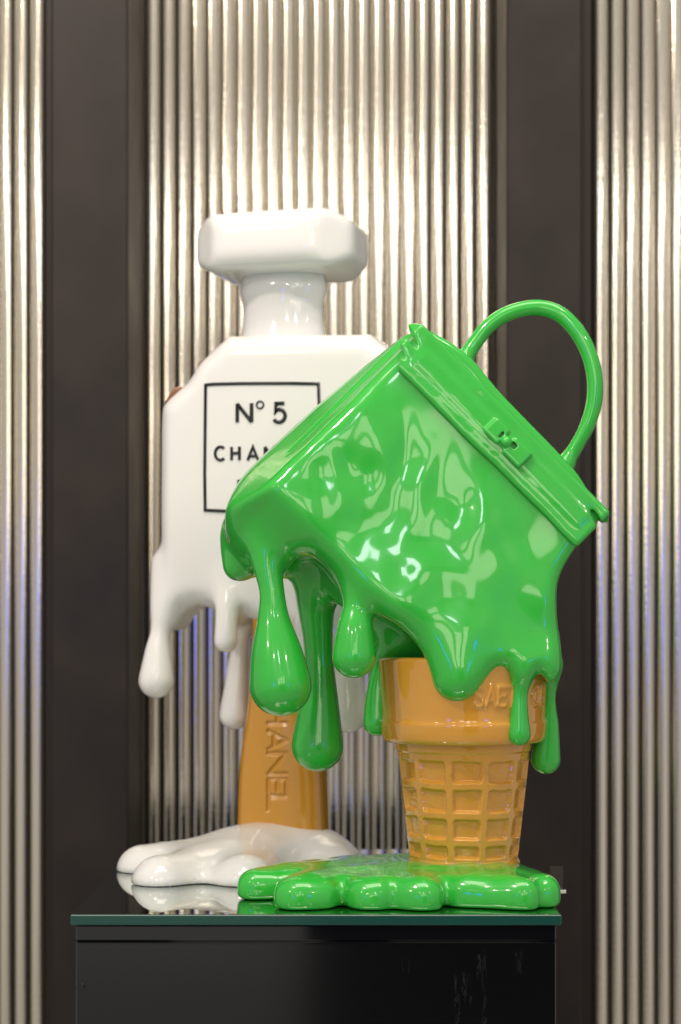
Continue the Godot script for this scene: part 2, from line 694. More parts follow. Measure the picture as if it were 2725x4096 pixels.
func local_chain(pts: Array, fr: Transform3D, n := 9) -> Array:
	var inv := fr.affine_inverse()
	var w := px_chain(pts, n)
	var out := []
	for p in w:
		var q: Vector3 = inv * Vector3(p[0], p[1], p[2])
		out.append([q.x, q.y, q.z, p[3]])
	return out

func poly_grid(pts: PackedVector2Array, cell: float, margin := 0.05) -> Grid2:
	var lo := pts[0]
	var hi := pts[0]
	for p in pts:
		lo = lo.min(p)
		hi = hi.max(p)
	var gr := Grid2.new()
	gr.setup(lo - Vector2(margin, margin), hi + Vector2(margin, margin), cell)
	gr.polygon(pts)
	return gr

# ---------------------------------------------------------------- scene
func _ready() -> void:
	setup_view()
	setup_lamps()
	make_materials()
	backdrop()
	plinth()
	bottle_sculpture()
	bag_sculpture()
	sign_holder()

func setup_view() -> void:
	var cam := Camera3D.new()
	cam.name = "camera"
	cam.position = Vector3(0, EYE_H, EYE_D)
	cam.near = 0.1
	cam.far = 60.0
	cam.projection = Camera3D.PROJECTION_FRUSTUM
	cam.size = 2357.0 / F * cam.near
	cam.frustum_offset = Vector2((1568.0 * 0.5 - VX) / F, (VY - 2357.0 * 0.5) / F) * cam.near
	var at := CameraAttributesPhysical.new()
	at.frustum_focal_length = 50.0
	at.frustum_near = 0.1
	at.frustum_far = 60.0
	at.frustum_focus_distance = 1.69
	at.exposure_aperture = 3.4
	cam.attributes = at
	add_child(cam)
	cam.current = true
	var we := WorldEnvironment.new()
	we.name = "surroundings"
	var e := Environment.new()
	e.background_mode = Environment.BG_COLOR
	e.background_color = Color(0.52, 0.50, 0.46).linear_to_srgb()
	e.background_energy_multiplier = 1.0
	e.tonemap_mode = Environment.TONE_MAPPER_LINEAR
	e.tonemap_exposure = 0.96
	e.sdfgi_enabled = true
	e.ssao_enabled = true
	e.ssil_enabled = true
	we.environment = e
	add_child(we)

func downlight(at: Vector3, aim: Vector3, energy: float, label: String, tint := Color(1.0, 0.95, 0.89)) -> void:
	var t := thing("spotlight", label, "spotlight", at, 0.0, "spotlights on the ceiling")
	var dir := (aim - at).normalized()
	t.look_at_from_position(at, aim, Vector3.UP if absf(dir.y) < 0.98 else Vector3.BACK)
	var hs := CylinderMesh.new()
	hs.top_radius = 0.05
	hs.bottom_radius = 0.05
	hs.height = 0.14
	hs.radial_segments = 24
	var h := part("housing", hs, M.lamp_black, t, Vector3(0, 0, 0.085))
	h.rotation.x = PI / 2
	var ls := CylinderMesh.new()
	ls.top_radius = 0.042
	ls.bottom_radius = 0.042
	ls.height = 0.006
	ls.radial_segments = 24
	var l := part("lens", ls, M.lamp_glow, t, Vector3(0, 0, 0.008))
	l.rotation.x = PI / 2
	var s := SpotLight3D.new()
	s.name = "beam"
	s.position = Vector3(0, 0, -0.004)
	s.spot_angle = 50.0
	s.spot_angle_attenuation = 0.9
	s.spot_range = 12.0
	s.spot_attenuation = 2.0
	s.light_energy = energy
	s.light_color = tint
	s.light_size = 0.06
	s.shadow_enabled = true
	t.add_child(s)

func panel_lamp(at: Vector3, aim: Vector3, size: Vector2, energy: float, glow: float, label: String, tint := Color(1.0, 0.96, 0.91)) -> void:
	var t := thing("light_panel", label, "light panel", at)
	var dir := (aim - at).normalized()
	t.look_at_from_position(at, aim, Vector3.UP if absf(dir.y) < 0.98 else Vector3.BACK)
	part("frame", bevel_box(Vector3(size.x + 0.04, size.y + 0.04, 0.04), 0.004), M.lamp_black, t, Vector3(0, 0, 0.032))
	var gm := StandardMaterial3D.new()
	gm.albedo_color = Color(0.8, 0.8, 0.8)
	gm.emission_enabled = true
	gm.emission = tint
	gm.emission_energy_multiplier = glow
	part("diffuser", bevel_box(Vector3(size.x, size.y, 0.008), 0.002), gm, t, Vector3(0, 0, 0.005))
	var a := AreaLight3D.new()
	a.name = "glow"
	a.area_size = size
	a.light_energy = energy
	a.light_color = tint
	a.area_normalize_energy = true
	a.shadow_enabled = true
	a.position = Vector3(0, 0, -0.003)
	t.add_child(a)

func setup_lamps() -> void:
	M.lamp_black = mat(Color(0.02, 0.02, 0.02), 0.5)
	var g := StandardMaterial3D.new()
	g.albedo_color = Color(0.9, 0.9, 0.9)
	g.emission_enabled = true
	g.emission = Color(1.0, 0.97, 0.92)
	g.emission_energy_multiplier = 12.0
	M.lamp_glow = g
	var where := [
		[Vector3(-0.8, 1.42, 3.0), 0.4, "black spotlight high in front, left of the centre line"],
		[Vector3(1.9, 1.55, 2.6), 0.5, "black spotlight high in front, farthest to the right"],
		[Vector3(-1.7, 1.5, 1.9), 0.6, "black spotlight high in front, farthest to the left"],
		[Vector3(-0.75, 1.75, 1.0), 1.35, "black spotlight almost overhead on the left"],
		[Vector3(0.7, 1.75, 0.7), 0.25, "black spotlight almost overhead on the right"],
	]
	for w in where:
		downlight(w[0], Vector3(-0.05, 0.2, -0.1), w[1], w[2])
	panel_lamp(Vector3(0.1, 2.0, 0.6), Vector3(0.0, 0.2, 0.0), Vector2(1.3, 0.8), 1.7, 1.2, "large soft white light panel overhead")
	panel_lamp(Vector3(0.25, 1.46, 3.0), Vector3(0.0, 0.5, -0.3), Vector2(0.22, 0.34), 0.35, 3.4, "small bright white light panel high in front of the sculptures", Color(0.95, 0.97, 1.0))
	panel_lamp(Vector3(-0.30, 0.85, 4.2), Vector3(-0.30, 0.5, 0.0), Vector2(0.44, 0.8), 0.2, 2.9, "upright warm white light panel facing the plinth, left one of three", Color(1.0, 0.95, 0.87))
	panel_lamp(Vector3(0.35, 1.0, 4.2), Vector3(0.35, 0.5, 0.0), Vector2(0.44, 0.7), 0.2, 2.9, "upright warm white light panel facing the plinth, middle one of three", Color(1.0, 0.95, 0.87))
	panel_lamp(Vector3(0.98, 1.1, 4.2), Vector3(0.98, 0.5, 0.0), Vector2(0.42, 0.85), 0.2, 2.9, "upright warm white light panel facing the plinth, right one of three", Color(1.0, 0.95, 0.87))
	panel_lamp(Vector3(-1.25, 0.36, 3.1), Vector3(-0.4, 0.36, -0.6), Vector2(0.22, 0.5), 0.03, 10.0, "small upright blue lit screen out in front on the left", Color(0.0, 0.34, 1.0))
	panel_lamp(Vector3(1.75, 0.36, 3.1), Vector3(0.6, 0.36, -0.6), Vector2(0.22, 0.5), 0.03, 10.0, "small upright blue lit screen out in front on the right", Color(0.0, 0.34, 1.0))

func make_materials() -> void:
	var gloss := func(c: Color, rough := 0.06) -> StandardMaterial3D:
		var m := mat(c, rough, 0.0, 0.5)
		m.clearcoat_enabled = true
		m.clearcoat = 0.85
		m.clearcoat_roughness = 0.035
		return m
	M.green = gloss.call(Color(0.034, 0.48, 0.048), 0.24)
	M.green.metallic_specular = 0.42
	M.green.clearcoat_roughness = 0.06
	var mottle := NoiseTexture2D.new()
	var mn := FastNoiseLite.new()
	mn.seed = 31
	mn.frequency = 0.012
	mn.fractal_octaves = 4
	mottle.noise = mn
	mottle.width = 512
	mottle.height = 512
	mottle.seamless = true
	var mr := Gradient.new()
	mr.set_color(0, Color(0.95, 0.97, 0.95))
	mr.set_color(1, Color(1, 1, 1))
	mottle.color_ramp = mr
	M.green.albedo_texture = mottle
	M.green.uv1_triplanar = true
	M.green.uv1_scale = Vector3(5, 5, 5)
	M.white = gloss.call(Color(0.83, 0.82, 0.795), 0.12)
	M.white.clearcoat = 0.4
	M.orange = gloss.call(Color(0.66, 0.31, 0.036), 0.07)
	M.stick = gloss.call(Color(0.62, 0.285, 0.022), 0.18)
	M.brown = gloss.call(Color(0.22, 0.07, 0.015), 0.2)
	M.ink = mat(Color(0.006, 0.006, 0.006), 0.35)
	M.metal = mat(Color(0.77, 0.705, 0.595), 0.16, 1.0)
	M.metal.clearcoat_enabled = true
	M.metal.clearcoat = 0.6
	M.metal.clearcoat_roughness = 0.035
	var ripple := NoiseTexture2D.new()
	var rn := FastNoiseLite.new()
	rn.seed = 21
	rn.frequency = 0.02
	rn.fractal_octaves = 3
	ripple.noise = rn
	ripple.width = 512
	ripple.height = 512
	ripple.seamless = true
	M.metal_map = ripple
	M.bronze = mat(Color(0.034, 0.0255, 0.0195), 0.45, 0.0, 0.35)
	M.metal.heightmap_enabled = true
	M.metal.heightmap_texture = ripple
	M.metal.heightmap_scale = 0.008
	M.metal.heightmap_deep_parallax = false
	M.metal.uv1_triplanar = true
	M.metal.uv1_world_triplanar = true
	M.metal.uv1_scale = Vector3(4.0, 14.0, 4.0)
	var smudge := NoiseTexture2D.new()
	var sn := FastNoiseLite.new()
	sn.seed = 4
	sn.frequency = 0.006
	sn.fractal_octaves = 5
	smudge.noise = sn
	smudge.width = 512
	smudge.height = 1024
	smudge.seamless = true
	var ramp := Gradient.new()
	ramp.set_color(0, Color(0.72, 0.72, 0.72))
	ramp.set_color(1, Color(1, 1, 1))
	smudge.color_ramp = ramp
	M.bronze.roughness = 0.52
	M.bronze.roughness_texture = smudge
	M.bronze.roughness_texture_channel = BaseMaterial3D.TEXTURE_CHANNEL_RED
	M.bronze.albedo_texture = smudge
	M.bronze.uv1_triplanar = true
	M.bronze.uv1_world_triplanar = true
	M.bronze.uv1_scale = Vector3(2.0, 1.0, 2.0)
	M.bronze_trim = mat(Color(0.022, 0.015, 0.012), 0.4, 0.0, 0.35)
	M.dark = mat(Color(0.012, 0.011, 0.011), 0.5)
	M.black = mat(Color(0.004, 0.0045, 0.006), 0.05, 0.0, 0.62)
	M.glass_face = mat(Color(0.50, 0.55, 0.50), 0.015, 1.0)
	M.glass_edge = mat(Color(0.011, 0.066, 0.050), 0.12)
	M.steel = mat(Color(0.5, 0.5, 0.5), 0.25, 1.0)
	M.floor = mat(Color(0.68, 0.645, 0.59), 0.25)

func backdrop() -> void:
	var ZW := -0.60
	# plain wall behind the ribs
	var w := MeshInstance3D.new()
	w.name = "wall"
	w.mesh = bevel_box(Vector3(3.2, 3.2, 0.06), 0.002)
	w.position = Vector3(0, 0.3, ZW - 0.06)
	w.set_surface_override_material(0, M.dark)
	w.set_meta("kind", "structure")
	add_child(w)
	var fl := MeshInstance3D.new()
	fl.name = "floor"
	fl.mesh = bevel_box(Vector3(8, 0.1, 7), 0.002)
	fl.position = Vector3(0, -1.15, 2.6)
	fl.set_surface_override_material(0, M.floor)
	fl.set_meta("kind", "structure")
	add_child(fl)
	var op := MeshInstance3D.new()
	op.name = "facing_wall"
	op.mesh = bevel_box(Vector3(1.5, 3.2, 0.1), 0.002)
	op.position = Vector3(0.62, 0.45, 4.4)
	op.set_surface_override_material(0, M.dark)
	op.set_meta("kind", "structure")
	add_child(op)
	# one rib: a shallow half round, with a narrow flat beside it
	var pitch := 35.2 * (EYE_D - ZW) / F
	var prof := []
	var rw := pitch * 0.998
	for i in 25:
		var t := lerpf(-1.0, 1.0, i / 24.0)
		var a := t * 0.8
		prof.append(Vector2(sin(a) / sin(0.8) * rw * 0.5, (cos(a) - cos(0.8)) / sin(0.8) * rw * 0.5))
	var rows := []
	for y in [-0.55, 1.6]:
		var r := PackedVector3Array()
		r.append(Vector3(-rw * 0.5, y, -0.012))
		r.append(Vector3(prof[0].x, y, prof[0].y))
		for q in prof:
			r.append(Vector3(q.x, y, q.y))
		r.append(Vector3(prof[24].x, y, prof[24].y))
		r.append(Vector3(rw * 0.5, y, -0.012))
		rows.append(r)
	var rib := grid_mesh(rows, false, false)
	var panels := [
		["ribbed metal panel of upright flutes left of the left pillar, cut by the frame", -145.0, 108.0],
		["wide ribbed metal panel of upright flutes between the two dark pillars, behind the bottle", 330.0, 1136.0],
		["ribbed metal panel of upright flutes right of the right pillar", 1362.0, 1720.0]]
	for pn in panels:
		var x0: float = P(pn[1], 0, ZW).x
		var x1: float = P(pn[2], 0, ZW).x
		var n := int(round((x1 - x0) / pitch))
		var t := thing("ribbed_panel", pn[0], "wall panel", Vector3((x0 + x1) * 0.5, 0, ZW), 0.0)
		for i in n:
			part("rib", rib, M.metal, t, Vector3(x0 - (x0 + x1) * 0.5 + (i + 0.5) * (x1 - x0) / n, 0, 0))
	# pillars
	var ZP := -0.436
	for pl in [["dark bronze pillar left of the white bottle", 118.0, 295.0, 105.0, 297.0], ["dark bronze pillar behind the bag's handle", 1166.0, 1340.0, 1166.0, 1362.0]]:
		var a: float = P(pl[1], 0, ZP).x
		var b: float = P(pl[2], 0, ZP).x
		var t := thing("pillar", pl[0], "pillar", Vector3((a + b) * 0.5, -0.55, ZP))
		part("front", bevel_box(Vector3(b - a, 2.2, 0.16), 0.002), M.bronze, t, Vector3(0, 1.1, -0.08))
		if pl[3] < pl[1]:
			var c: float = P(pl[3], 0, ZP - 0.01).x
			part("edge_trim", bevel_box(Vector3(a - c, 2.2, 0.145), 0.001), M.bronze_trim, t, Vector3((c + a) * 0.5 - (a + b) * 0.5, 1.1, -0.0835))
		else:
			var c: float = P(pl[4], 0, ZP - 0.01).x
			part("edge_trim", bevel_box(Vector3(c - b, 2.2, 0.145), 0.001), M.bronze_trim, t, Vector3((c + b) * 0.5 - (a + b) * 0.5, 1.1, -0.0835))

func plinth() -> void:
	var zf := 0.148
	var x0 := P(162, 0, zf).x
	var x1 := P(1293, 0, zf).x
	var cx := (x0 + x1) * 0.5
	var wd := x1 - x0
	var dp := 0.48
	var t := thing("plinth", "glossy black plinth with a thick green edged glass top", "plinth", Vector3(cx, -1.1, zf - dp * 0.5))
	var gh := 0.0088
	# glass: slab, and its mirror-dark upper face as a sheet of its own
	var slab := part("glass_top", bevel_box(Vector3(wd, gh, dp), 0.0008), M.glass_edge, t, Vector3(0, 1.1 - gh * 0.5 - 0.0003, 0))
	var face := PlaneMesh.new()
	face.size = Vector2(wd - 0.0018, dp - 0.0018)
	part("glass_face", face, M.glass_face, slab, Vector3(0, gh * 0.5 + 0.0003, 0))
	var ins := 0.004
	part("top_rail", bevel_box(Vector3(wd - ins * 2, 0.0135, dp - ins * 2), 0.0012), M.black, t, Vector3(0, 1.1 - gh - 0.0008 - 0.00675, 0))
	var bh := 1.07
	var body := part("cabinet", bevel_box(Vector3(wd - ins * 2, bh, dp - ins * 2), 0.0012), M.black, t, Vector3(0, 1.1 - gh - 0.0148 - bh * 0.5, 0))
	# scuffed front sheet
	var img := Image.create(1024, 1024, false, Image.FORMAT_RGB8)
	img.fill(Color(0.045, 0.05, 0.058))
	var rng := RandomNumberGenerator.new()
	rng.seed = 7
	var nz := FastNoiseLite.new()
	nz.frequency = 0.03
	var sheet_w := wd - ins * 2 - 0.003
	var scuff := func(px: float, py: float, w: float, h: float, dens: float) -> void:
		for k in int(dens):
			var x := (px + rng.randf_range(-0.5, 0.5) * w - 173.0) / 1118.0 * 1024.0
			var y := (py + rng.randf_range(-0.5, 0.5) * h - 2167.0) / 1118.0 * 1024.0
			var len := rng.randf_range(4, 34)
			var b := rng.randf_range(0.11, 0.23)
			for s in int(len):
				var xx := int(x + nz.get_noise_1d(s * 3.0 + k * 70.0) * 5.0)
				var yy := int(y + s)
				if xx >= 0 and yy >= 0 and xx < 1024 and yy < 1024 and rng.randf() < 0.75:
					img.set_pixel(xx, yy, Color(b, b, b * 1.04))
	scuff.call(1062.0, 2300.0, 10.0, 160.0, 26.0)
	scuff.call(1085.0, 2260.0, 26.0, 60.0, 16.0)
	scuff.call(1126.0, 2270.0, 10.0, 190.0, 30.0)
	scuff.call(1118.0, 2205.0, 20.0, 30.0, 16.0)
	scuff.call(1207.0, 2200.0, 14.0, 40.0, 12.0)
	scuff.call(950.0, 2205.0, 90.0, 10.0, 5.0)
	var fm := mat(Color(1, 1, 1), 0.10, 0.0, 0.62)
	fm.albedo_color = Color.WHITE
	fm.albedo_texture = ImageTexture.create_from_image(img)
	var fv := PackedVector3Array()
	var hw := sheet_w * 0.5
	for q in [[-1, 1], [1, 1], [1, -1], [-1, -1]]:
		fv.append(Vector3(q[0] * hw, q[1] * hw, 0))
	part("front_sheet", tri_mesh(fv, PackedVector3Array([Vector3.BACK, Vector3.BACK, Vector3.BACK, Vector3.BACK]), PackedInt32Array([0, 1, 2, 0, 2, 3]), PackedVector2Array([Vector2(0, 0), Vector2(1, 0), Vector2(1, 1), Vector2(0, 1)])), fm, body, Vector3(0, bh * 0.5 - 0.002 - hw, dp * 0.5 - ins + 0.0004))
	var sc := CylinderMesh.new()
	sc.top_radius = 0.0035
	sc.bottom_radius = 0.0035
	sc.height = 0.002
	var s := part("screw", sc, M.black, t, Vector3(P(185, 0, zf).x - cx, 1.1 + P(0, 2275, zf).y, dp * 0.5 - ins + 0.001))
	s.rotation.x = PI / 2

# ---------------------------------------------------------------- the white bottle
func bottle_sculpture() -> void:
	var zc := -0.20
	var root_at := P(652, 0, zc)
	root_at.y = 0.0
	var phi := -0.28
	var t := thing("bottle_sculpture", "white glossy dripping perfume bottle sculpture on an amber stick in a white puddle", "sculpture", root_at, phi)
	var fr := Transform3D(Basis(Vector3.UP, phi), root_at)
	var inv := fr.affine_inverse()
	var f := BottleField.new()
	var zl := f.hd
	var out := [[532, 768], [820, 764], [846, 768], [940, 850], [962, 900], [966, 1000], [966, 1300], [950, 1400], [900, 1440], [850, 1430], [810, 1500], [760, 1500], [715, 1520], [680, 1500],
		[650, 1440], [600, 1436], [575, 1434], [550, 1420], [535, 1440], [508, 1436], [492, 1420], [470, 1404], [447, 1394], [420, 1398], [398, 1416], [384, 1440], [368, 1452], [352, 1432], [352, 1380], [356, 1300],
		[358, 1100], [360, 950], [372, 920], [400, 893], [422, 872], [446, 834], [475, 805], [512, 772]]
	var pts := PackedVector2Array()
	for s in spline(out, 3, true):
		var q := on_plane(s[0], s[1], fr, zl)
		pts.append(Vector2(q.x, q.y))
	f.g = poly_grid(pts, 0.003)
	f.add_chain(local_chain([[384, 1300, -0.215, 36], [376, 1390, -0.207, 30], [368, 1450, -0.203, 21], [363, 1500, -0.203, 29], [360, 1566, -0.203, 41]], fr), 0.02, "drip")
	f.add_chain(local_chain([[524, 1330, -0.19, 30], [522, 1400, -0.178, 25], [520, 1475, -0.176, 27]], fr), 0.018, "drip")
	f.add_chain(local_chain([[565, 1400, -0.23, 24], [557, 1460, -0.235, 19], [548, 1540, -0.235, 25], [539, 1645, -0.235, 34]], fr), 0.02, "drip")
	f.add_chain(local_chain([[715, 1440, -0.15, 40], [712, 1500, -0.145, 30], [708, 1530, -0.145, 30]], fr), 0.02, "drip")
	f.add_chain(local_chain([[800, 1400, -0.16, 40], [798, 1530, -0.155, 32], [800, 1580, -0.155, 40], [802, 1640, -0.155, 46]], fr), 0.02, "drip")
	var m := f.build(Vector3(-0.20, 0.10, -0.10), Vector3(0.19, 0.57, 0.10), 0.003)
	for k in m:
		part("bottle_body" if k == "body" else k, m[k], M.white, t)
	# stopper
	var sf := StopperField.new()
	sf.c = inv * P(651, 573, zc)
	m = sf.build(sf.c - Vector3(0.11, 0.06, 0.09), sf.c + Vector3(0.11, 0.06, 0.09), 0.003)
	part("stopper", m["body"], M.white, t)
	# neck, turned on the lathe
	var rows := []
	var s0 := (EYE_D - zc) / F
	for q in spline([[620, 92], [640, 97], [655, 101], [668, 103], [682, 101], [694, 97], [706, 95], [725, 95], [745, 96], [760, 98], [778, 101], [800, 104]], 4):
		var r := PackedVector3Array()
		for i in 64:
			var a := TAU * i / 64.0
			r.append(Vector3(cos(a) * q[1] * s0, P(0, q[0], zc).y, sin(a) * q[1] * s0 * 0.62))
		rows.append(r)
	part("neck", grid_mesh(rows, true, false), M.white, t)
	# brown glaze that shows along the left shoulder
	var bf := MoundField.new()
	bf.add_chain(local_chain([[383, 931, -0.205, 4], [394, 912, -0.205, 5.5], [409, 897, -0.205, 7], [427, 891, -0.205, 3], [454, 859, -0.205, 3], [462, 842, -0.205, 6.5], [482, 822, -0.205, 3]], fr), 0.004)
	m = bf.build(Vector3(-0.17, 0.4, -0.09), Vector3(-0.06, 0.56, 0.09), 0.0022)
	part("brown_edge", m["body"], M.brown, t)
	# printed label: border and lettering
	var st := SurfaceTool.new()
	st.begin(Mesh.PRIMITIVE_TRIANGLES)
	var z := zl + 0.0009
	var C := func(px: float, py: float) -> Vector2:
		var q := on_plane(px, py, fr, z)
		return Vector2(q.x, q.y)
	var frame := [C.call(473, 886), C.call(490, 884), C.call(560, 882.5), C.call(660, 882), C.call(733, 883), C.call(737, 1000), C.call(742, 1183), C.call(650, 1181), C.call(560, 1178), C.call(472, 1174), C.call(471, 1090), C.call(472, 990), C.call(473, 886)]
	ribbon(st, frame, 0.0030, z, 0.002)
	st.generate_normals()
	var lab := part("label_border", st.commit(), M.ink, t)
	st = SurfaceTool.new()
	st.begin(Mesh.PRIMITIVE_TRIANGLES)
	var put := func(ch: String, px0: float, px1: float, top: float, bottom: float, w: float) -> void:
		var gl := glyph(ch)
		var a: Vector2 = C.call(px0, bottom)
		var b: Vector2 = C.call(px1, top)
		var k := 0
		for s in gl[1]:
			var sc := []
			for v in s:
				sc.append(Vector2(lerpf(a.x, b.x, v.x / gl[0]) if gl[0] > 0.0 else (a.x + b.x) * 0.5, lerpf(a.y, b.y, v.y)))
			ribbon(st, sc, w, z + 0.00012 * k, 0.002)
			k += 1
	put.call("N", 546, 579, 928, 972, 0.0036)
	put.call("o", 590, 607, 923, 973, 0.0016)
	put.call("5", 631, 657, 928, 972, 0.0036)
	var sx := [[495, 516], [533, 551], [570, 594], [610, 630], [650, 664], [686, 698]]
	for i in 6:
		put.call("CHANEL"[i], sx[i][0], sx[i][1], 1028, 1059, 0.0028)
	var px := [[548, 558], [574, 588], [602, 613], [628, 630], [644, 655]]
	for i in 5:
		put.call("PARIS"[i], px[i][0], px[i][1], 1106, 1124, 0.0018)
	st.generate_normals()
	part("lettering", st.commit(), M.ink, lab)
	# amber stick with sunk lettering that reads downwards
	var strokes := []
	var yy := [[1832, 1863], [1793, 1823], [1733, 1781], [1682, 1724], [1622, 1664], [1570, 1610]]
	for i in 6:
		var gl := glyph("LENAHC"[i])
		for s in gl[1]:
			var sc := []
			for v in s:
				var q: Vector3 = on_plane(lerpf(619, 660, v.y), lerpf(yy[i][0], yy[i][1], v.x / gl[0]), fr, 0.028)
				sc.append(Vector2(q.x, q.y))
			strokes.append(sc)
	var prof := spline([[1936, 106], [1895, 104], [1800, 101], [1720, 93], [1640, 80], [1560, 71], [1480, 67], [1400, 66]], 32)
	rows = []
	var angs := []
	for i in 70:
		angs.append(lerpf(0.75, PI - 0.75, i / 69.0) if false else 0.0)
	angs.clear()
	for i in 40:
		angs.append(lerpf(PI, TAU + 0.9, i / 40.0))
	for i in 130:
		angs.append(lerpf(0.9, PI - 0.9, i / 130.0))
	for i in 10:
		angs.append(lerpf(PI - 0.9, PI, i / 10.0))
	for q in prof:
		var r := PackedVector3Array()
		var y := P(0, q[0], zc).y
		for a in angs:
			var ca := cos(a)
			var sa := sin(a)
			var x: float = signf(ca) * pow(absf(ca), 0.8) * q[1] * s0
			var zz: float = signf(sa) * pow(absf(sa), 0.62) * 0.030
			if sa > 0.5 and q[0] > 1550:
				var e := stroke_dist(Vector2(x, y), strokes)
				zz -= 0.0022 * (1.0 - smooth(0.0011, 0.0026, e))
			r.append(Vector3(x, y, zz))
		rows.append(r)
	part("stick", grid_mesh(rows, true, true), M.stick, t)
	# white puddle
	var pf := MoundField.new()
	pf.parts = ["puddle"]
	var G := func(px: float, py: float, y: float, r: float) -> Array:
		var d := (EYE_H - y) * F / (py - VY)
		var q: Vector3 = inv * Vector3((px - VX) * d / F, y, EYE_D - d)
		return [q.x, q.y, q.z, r]
	var W := func(x: float, y: float, zz: float, r: float) -> Array:
		var q: Vector3 = inv * (Vector3(root_at.x, 0, root_at.z) + Vector3(x, y, zz))
		return [q.x, q.y, q.z, r]
	pf.add_chain([W.call(-0.022, -0.0435, 0.006, 0.083), W.call(0.016, -0.0435, 0.004, 0.083)], 0.03)
	pf.add_chain([W.call(-0.03, -0.012, 0.03, 0.042), W.call(-0.06, -0.012, 0.06, 0.040), W.call(-0.09, -0.008, 0.075, 0.034)], 0.045)
	pf.add_chain([W.call(-0.04, -0.010, 0.06, 0.040), W.call(-0.06, -0.008, 0.09, 0.036), W.call(-0.09, -0.004, 0.125, 0.031), W.call(-0.111, -0.001, 0.151, 0.028)], 0.045)
	pf.add_chain([W.call(-0.06, -0.008, 0.04, 0.036), W.call(-0.09, -0.006, 0.045, 0.033), W.call(-0.12, -0.001, 0.05, 0.028), W.call(-0.138, 0.0, 0.057, 0.026)], 0.04)
	pf.add_chain([W.call(-0.01, -0.012, 0.03, 0.040), W.call(-0.03, -0.008, 0.10, 0.038), W.call(-0.03, -0.004, 0.15, 0.032)], 0.05)
	pf.add_chain([W.call(0.02, -0.012, 0.0, 0.042), W.call(0.034, -0.010, 0.03, 0.036), W.call(0.048, -0.006, 0.045, 0.028)], 0.04)
	pf.add_chain([W.call(0.0, -0.012, -0.03, 0.04), W.call(0.03, -0.008, -0.06, 0.026)], 0.04)
	m = pf.build(Vector3(-0.25, -0.012, -0.14), Vector3(0.2, 0.085, 0.24), 0.003)
	for k in m:
		part(k, m[k], M.white, t)

